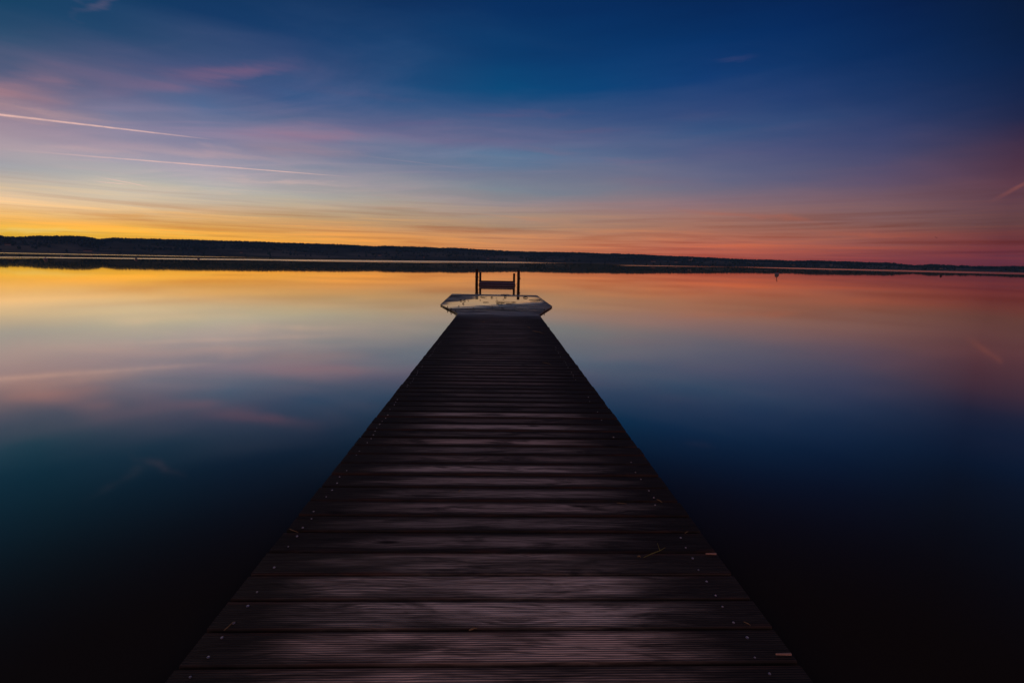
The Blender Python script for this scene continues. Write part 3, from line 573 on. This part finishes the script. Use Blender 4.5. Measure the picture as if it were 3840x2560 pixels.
# ------------------------------------------------------------------ twigs and scraps on the puddle
def twig(p0, p1, rad, label, z=DECK + .012, fork=False, leaf=False, group='twigs and scraps on the flooded platform', mat=None, name='twig', cat='twig'):
    p0, p1 = Vector((*p0, 0)), Vector((*p1, 0)); mid = (p0 + p1) / 2; d = p1 - p0; L = d.length
    nrm_ = Vector((-d.y, d.x, 0)) / max(L, 1e-6)
    pts = [p0 - mid, p0 - mid + d * .3 + nrm_ * L * random.uniform(-.05, .05) + Vector((0, 0, rad * .6)), p0 - mid + d * .7 + nrm_ * L * random.uniform(-.05, .05) + Vector((0, 0, rad * .8)), p1 - mid]
    rad *= .8
    rad *= (.7 if mat else 1)
    parts = [tube(pts, [rad * .6, rad, rad * .9, rad * .4], 6)]
    if fork: parts.append(tube([pts[2], pts[2] + nrm_ * L * .22 + d * .12 + Vector((0, 0, .015))], [rad * .7, rad * .3], 5))
    if leaf:
        c = p1 - mid; s_ = max(.025, L * .2); dd = d.normalized()
        k = [c - dd * s_ * .2, c + dd * s_ * .4 + nrm_ * s_ * .5, c + dd * s_ * 1.3, c + dd * s_ * .4 - nrm_ * s_ * .5]
        V_ = [q + Vector((0, 0, .004)) for q in k] + [q + Vector((0, 0, .018 if i % 2 else .012)) for i, q in enumerate(k)]
        parts.append((V_, [(3, 2, 1, 0), (4, 5, 6, 7), (0, 1, 5, 4), (1, 2, 6, 5), (2, 3, 7, 6), (3, 0, 4, 7)]))
    v_, f_ = join(parts); o = mesh(name, v_, f_, mat or M_twig); o.location = (mid.x, mid.y, z + rad * .3)
    tag(o, label, cat, group); return o
TW = [((-.69, 16.97), (-.51, 16.54), .014, 'thin slanting twig on the puddle just right of the left tall post', 1, 0),
 ((-.30, 16.75), (-.23, 16.71), .022, 'short dark bark scrap on the far half of the puddle, left of centre', 0, 1),
 ((.19, 17.03), (.28, 17.02), .028, 'short thick dark stick on the far half of the puddle below the bench', 0, 0),
 ((.90, 16.91), (1.08, 16.95), .026, 'stout dark stick on the puddle just right of the right tall post', 0, 0),
 ((1.06, 16.03), (1.54, 16.2), .012, 'longest thin reed lying along the right side of the puddle', 0, 0),
 ((-1.30, 15.21), (-1.23, 15.22), .022, 'dark leaf scrap on the left side of the puddle, left one of two', 0, 1),
 ((-1.18, 15.24), (-1.12, 15.2), .020, 'dark leaf scrap on the left side of the puddle, right one of two', 0, 1),
 ((-1.03, 15.38), (-.99, 14.95), .007, 'tiny stalk pointing towards the camera on the left of the puddle', 0, 0),
 ((-.66, 15.62), (-.62, 15.51), .009, 'tiny curled scrap below the reflection of the left tall post', 1, 0),
 ((-.52, 14.74), (-.32, 14.76), .010, 'thin straight twig left of centre in the middle of the puddle', 0, 0),
 ((-.11, 15.11), (.43, 14.89), .010, 'long thin twig with a leaf tip in the middle of the puddle', 0, 1),
 ((-.08, 14.53), (.13, 14.39), .020, 'forked dark branch in the middle of the puddle', 1, 1),
 ((.22, 14.25), (.42, 14.24), .014, 'straight dark twig just right of the forked branch', 0, 0),
 ((-.04, 14.08), (.10, 13.99), .012, 'small ragged twig just in front of the forked branch', 1, 0),
 ((.13, 16.01), (.20, 16.05), .007, None, 0, 0), ((-.10, 15.57), (-.03, 15.59), .007, None, 0, 0), ((-.12, 16.6), (-.06, 16.58), .008, None, 0, 0),
 ((1.06, 15.34), (1.41, 15.45), .008, 'thin broken reed near the right edge, nearer than the longest reed', 1, 0),
 ((-1.13, 14.2), (-1.08, 14.08), .018, 'small dark leaf near the left corner of the puddle', 0, 1),
 ((-1.18, 13.3), (-1.15, 13.19), .014, 'small forked scrap near the left front rim of the puddle', 1, 0),
 ((-.2, 13.31), (-.17, 13.27), .016, None, 0, 0), ((.44, 13.2), (.51, 13.12), .012, None, 0, 0), ((.06, 12.89), (.15, 12.87), .012, None, 0, 0),
 ((-1.84, 17.0), (-1.40, 17.2), .018, 'dark branch lying by the far left corner of the platform', 1, 0),
 ((.07, 18.30), (.48, 18.16), .014, 'thin branch along the far edge of the platform below the bench', 0, 0)]
for p, q, r_, lab, fk, lf in TW:
    o = twig(p, q, r_, lab or 'tiny dark scrap lying on the wet platform', fork=fk, leaf=lf)
    if not lab: o['group'] = 'tiny scraps on the wet platform'
for (x, y_, dx_, dy_, lab) in ((-1.42, 12.80, -.04, .05, 'black root strand hanging over the left front edge of the platform, outer one'),
                          (-1.26, 12.35, -.05, .02, 'black root strand hanging over the left front edge of the platform, middle one'),
                          (-1.10, 11.85, -.04, -.03, 'black root strand hanging over the left front edge of the platform, inner one'),
                          (1.24, 12.5, .04, .06, 'thin black strand hanging over the right front edge of the platform'),
                          (-.72, 12.75, .03, -.4, 'dark bent stick lying in front of the puddle on the left')):
    p = Vector((x, y_, DECK + .01)); over = abs(dy_) < .3
    pts = [p, p + Vector((dx_ * .6, dy_ * .6, .03)), p + Vector((dx_, dy_, -.02 if over else .01)), p + Vector((dx_ * 1.2, dy_ * 1.6, -.055 if over else 0))]
    vv, ff = join([tube([q - p for q in pts], [.006, .009, .007, .003], 6), tube([pts[1] - p, pts[1] - p + Vector((dx_ * .5, .1, .03))], [.008, .003], 5)])
    o = mesh('root_strand' if over else 'stick', vv, ff, M_twig); o.location = p
    tag(o, lab, 'root' if over else 'stick', 'dark strands at the platform edge')
# straws and splinters on the pier planks
S = 'bits of straw on the pier planks'
for p, q, r_, lab, mat, nm, cat in [
 ((.68, 1.87), (.81, 1.945), .0032, 'bent green stalk lying on the right side of the near planks', M_green, 'stalk', 'stalk'),
 ((.655, 1.875), (.668, 1.872), .006, 'tiny pale crumb beside the bent green stalk', M_straw, 'crumb', 'crumb'),
 ((-.972, 1.46), (-.955, 1.502), .0034, 'short orange straw beside a screw at the left end of a near plank', M_straw, 'straw', 'straw'),
 ((.945, 1.49), (.962, 1.472), .003, 'short orange straw near the right end of a ribbed plank', M_straw, 'straw', 'straw'),
 ((.68, 2.35), (.735, 2.34), .003, 'pale flat straw right of the middle, farther than the green stalk', M_straw, 'straw', 'straw'),
 ((.92, 2.39), (.94, 2.355), .004, 'small curled straw near the right row of screws', M_straw, 'straw', 'straw'),
 ((.95, 2.06), (.975, 2.075), .003, 'tiny straw at the right edge just behind the green stalk', M_straw, 'straw', 'straw'),
 ((.60, 5.97), (.70, 5.82), .005, 'forked yellow straw on the middle stretch of the pier, right side', M_straw, 'straw', 'straw'),
 ((.66, 8.79), (.84, 8.47), .007, 'long pale straw on the far stretch of the pier, right side', M_straw, 'straw', 'straw'),
 ((.60, 9.3), (.64, 9.1), .008, 'pale straw farthest out on the right side of the pier', M_straw, 'straw', 'straw'),
 ((-.36, 10.0), (-.30, 9.9), .010, 'yellowish straw on the far stretch of the pier, left side', M_straw, 'straw', 'straw'),
 ((-1.02, 2.09), (-.965, 2.06), .003, 'thin straw at the left edge of the near planks', M_straw, 'straw', 'straw'),
 ((-.22, 2.47), (-.20, 2.49), .004, 'tiny yellow straw in a plank gap left of centre', M_straw, 'straw', 'straw'),
 ((-.092, 1.455), (-.062, 1.463), .006, 'curled brown leaf scrap in the gap near the middle of the pier', M_straw, 'leaf', 'leaf')]:
    twig(p, q, r_, lab, z=DECK + .003, fork=(r_ < .0033 and nm == 'stalk'), group=S, mat=mat, name=nm, cat=cat)
for (x, y_, ln, lab) in ((1.008, 1.345, .055, 'pale split-off splinter at the right end of the nearest planks'), (1.008, 1.897, .05, 'pale splinter at the right plank ends beside the green stalk')):
    V_, F_ = box(-ln / 2, ln / 2, -.003, .003, -.003, .003); V_ = [(a_, b_ * (1 if a_ > 0 else .3), c_) for a_, b_, c_ in V_]
    o = mesh('splinter', V_, F_, M_split); o.location = (x, y_, DECK + .004); o.rotation_euler = (0, .02, .01); tag(o, lab, 'splinter', 'splinters at the pier edge')

# ------------------------------------------------------------------ bench between two tall posts, out in the water
YB = 26.15
def post(name, x0, x1, ztop, rad, label, knobs, wraps):
    root = empty(name, (x1, YB, 0)); tag(root, label, 'post', 'tall posts holding the bench')
    pts = [(0, 0, -1.3), (0, 0, 0), ((x0 - x1) * .5, 0, ztop * .5), (x0 - x1, 0, ztop)]
    vv, ff = tube(pts, [rad, rad, rad, rad * .97], 14); mesh('shaft', vv, ff, M_post, root, True)
    for z, s_ in wraps:
        ring = [((x0 - x1) * z / ztop + (rad + .012) * math.cos(t / 12 * 6.2832), (rad + .012) * math.sin(t / 12 * 6.2832), z + s_ * math.cos(t / 12 * 6.2832)) for t in range(13)]
        vv, ff = tube(ring, .014, 6); mesh('rope_loop', vv, ff, M_rope, root, True)
    for z, sgn in knobs:
        vv, ff = tube([(sgn * rad * .6, -.02, z - .05), (sgn * (rad + .015), -.02, z - .01), (sgn * (rad + .015), -.02, z + .02), (sgn * rad * .6, -.02, z + .05)], [.02, .032, .032, .02], 8)
        mesh('knot', vv, ff, M_rope, root, True)
    return root
post('tall_post', -1.271, -1.282, .895, .080, 'left one of the two tall dark posts standing in the water beyond the platform', [(.44, 1)], [(.455, .0), (.485, .012)])
post('tall_post', 1.097, 1.103, .880, .080, 'right one of the two tall dark posts standing in the water beyond the platform', [(.41, 1)], [(.565, -.02), (.61, .02)])
bench = empty('bench', (-.12, YB, 0))
tag(bench, 'low dark plank bench roped between the two tall posts at the water surface', 'bench')
for x, zt in ((-.975, .715), (.98, .690)):
    vv, ff = box(x - .062, x + .062, .40, .50, -.6, zt); mesh('leg', vv, ff, M_post, bench)
NB = 4
for k in range(NB):
    u0, u1 = k / NB, (k + 1) / NB - .06
    z0, z1 = -.03 + .295 * u0, -.03 + .295 * u1; y0, y1 = .38 * u0, .38 * u1
    e0, e1 = 1.055 - .035 * u0, 1.055 - .035 * u1; th = .03
    jx = random.uniform(-.006, .006)
    V_ = [(-e0 + jx, y0, z0), (e0 + jx, y0, z0 + .004), (e1 + jx, y1, z1 + .004), (-e1 + jx, y1, z1)]
    V_ += [(a_, b_ + th * .6, c_ - th * .8) for a_, b_, c_ in V_]
    mesh('board', V_, [(0, 1, 2, 3), (7, 6, 5, 4), (0, 4, 5, 1), (1, 5, 6, 2), (2, 6, 7, 3), (3, 7, 4, 0)], M_bench if k in (0, 2) else M_bench_dark, bench)
for x in (-.85, 0, .85):
    V_ = [(x + d_, yy_, zz_) for d_ in (-.025, .025) for yy_, zz_ in ((.03, -.12), (.39, -.12), (.39, .20), (.03, -.05))]
    mesh('bracket', V_, [(3, 2, 1, 0), (4, 5, 6, 7), (0, 1, 5, 4), (1, 2, 6, 5), (2, 3, 7, 6), (3, 0, 4, 7)], M_post, bench)
for a_, b_ in (((-1.055, .06, .012), (-1.16, .0, .15)), ((1.05, .06, .012), (1.165, .0, .15)), ((-1.02, .33, .19), (-1.155, .0, .42))):
    vv, ff = tube([a_, tuple((p + q) / 2 for p, q in zip(a_, b_)), b_], .009, 6); mesh('rope', vv, ff, M_rope, bench, True)

# ------------------------------------------------------------------ buoys
def uv_sphere(r, n=16, m=10, sz=1.0):
    V_ = [(0, 0, r * sz)]; F_ = []
    for i in range(1, m):
        th = math.pi * i / m
        for k in range(n): V_.append((r * math.sin(th) * math.cos(2 * math.pi * k / n), r * math.sin(th) * math.sin(2 * math.pi * k / n), r * sz * math.cos(th)))
    V_.append((0, 0, -r * sz))
    for k in range(n): F_.append((0, 1 + k, 1 + (k + 1) % n))
    for i in range(m - 2):
        for k in range(n): a_ = 1 + i * n + k; b_ = 1 + i * n + (k + 1) % n; F_.append((a_, a_ + n, b_ + n, b_))
    for k in range(n): F_.append((len(V_) - 1, 1 + (m - 2) * n + (k + 1) % n, 1 + (m - 2) * n + k))
    return V_, F_
def buoy(x, y, r, lift, pole, lean, label, mat, polemat=M_pole):
    b = empty('mooring_buoy', (x, y, 0)); tag(b, label, 'buoy', 'buoys floating on the lake')
    vv, ff = uv_sphere(r); vv = [(p[0], p[1], p[2] + lift) for p in vv]; mesh('float', vv, ff, mat, b, True)
    vv, ff = tube([(0, 0, lift + r * .85), (0, 0, lift + r * 1.05)], [r * .35, r * .28], 10); mesh('collar', vv, ff, polemat, b, True)
    if pole:
        vv, ff = tube([(0, 0, lift + r), (lean * .6, 0, lift + r + pole * .6), (lean, 0, lift + r + pole)], [.05, .045, .045], 8); mesh('pole', vv, ff, polemat, b, True)
        vv, ff = uv_sphere(.09, 8, 6); vv = [(p[0] + lean, p[1], p[2] + lift + r + pole) for p in vv]; mesh('pole_tip', vv, ff, polemat, b, True)
    else:
        ring = [(r * .32 * math.cos(t / 10 * 6.2832), 0, lift + r * 1.1 + r * .32 * math.sin(t / 10 * 6.2832)) for t in range(11)]
        vv, ff = tube(ring, r * .08, 6); mesh('ring', vv, ff, polemat, b, True)
    return b
buoy(46.9, 76.5, .33, .09, .62, .13, 'pale round buoy with a tilted dark red pole on the right of the lake', M_buoy)
buoy(97.2, 98.6, .20, .06, .0, 0, 'small dark round buoy on the far right of the lake', M_buoy_dark, M_buoy_dark)
buoy(-83.2, 87.1, .27, .08, 0, 0, 'dim grey buoy on the left lake, nearest to the left picture edge', M_buoy, M_buoy)
buoy(-148.0, 160.8, .40, .12, 0, 0, 'dim grey buoy on the left lake, the one on the bright ripple line', M_buoy, M_buoy)
buoy(-87.0, 113.2, .30, .08, 0, 0, 'dim grey buoy in the dark hill reflection, second from right in the left row', M_buoy, M_buoy)
buoy(-96.8, 151.5, .35, .08, 0, 0, 'dim grey buoy in the dark hill reflection, rightmost of the left row', M_buoy, M_buoy)

# ------------------------------------------------------------------ birds
def bird(a, e, dist, span, label, bank):
    d = dvec(a, e) * dist; b = empty('bird', (d.x, d.y, d.z + CAM_H)); b.rotation_euler = (R(bank), 0, R(40)); tag(b, label, 'bird', 'birds in flight')
    vv, ff = tube([(-.5 * span, 0, 0), (-.2 * span, 0, 0), (.15 * span, 0, .02 * span), (.42 * span, 0, .03 * span), (.5 * span, 0, .02 * span)], [.02 * span, .08 * span, .09 * span, .05 * span, .01 * span], 8)
    mesh('body', vv, ff, M_bird, b, True)
    for s_ in (-1, 1):
        k = [(-.12, .05, .03), (.14, .05, .03), (.12, .4, .16), (-.02, .75, .08), (-.10, .4, .15)]
        V_ = [(p[0] * span, s_ * p[1] * span, p[2] * span) for p in k] + [(p[0] * span, s_ * p[1] * span, (p[2] + .025) * span) for p in k]
        n_ = 5; F_ = [tuple(range(n_))[::-1], tuple(range(n_, 2 * n_))] + [(i, (i + 1) % n_, (i + 1) % n_ + n_, i + n_) for i in range(n_)]
        mesh('wing', V_, F_, M_bird, b)
bird(43.80, 2.88, 90, .28, 'small dark bird flying low above the far right shore', 40)
bird(1.52, 8.47, 90, .16, 'tiny dark bird high above the bench near the middle of the sky', 20)

# ------------------------------------------------------------------ air
m_, t_, o_ = material('dusk_haze'); pv = t_.node('ShaderNodeVolumePrincipled')
pv.inputs['Color'].default_value = (.12, .5, 1, 1); pv.inputs['Density'].default_value = 5e-5; pv.inputs['Anisotropy'].default_value = 0
t_.l.new(pv.outputs[0], o_.inputs['Volume'])
vv, ff = box(-4400, 4400, -4400, 4400, -2.5, 128); tag(mesh('haze', vv, ff, m_), kind='stuff')
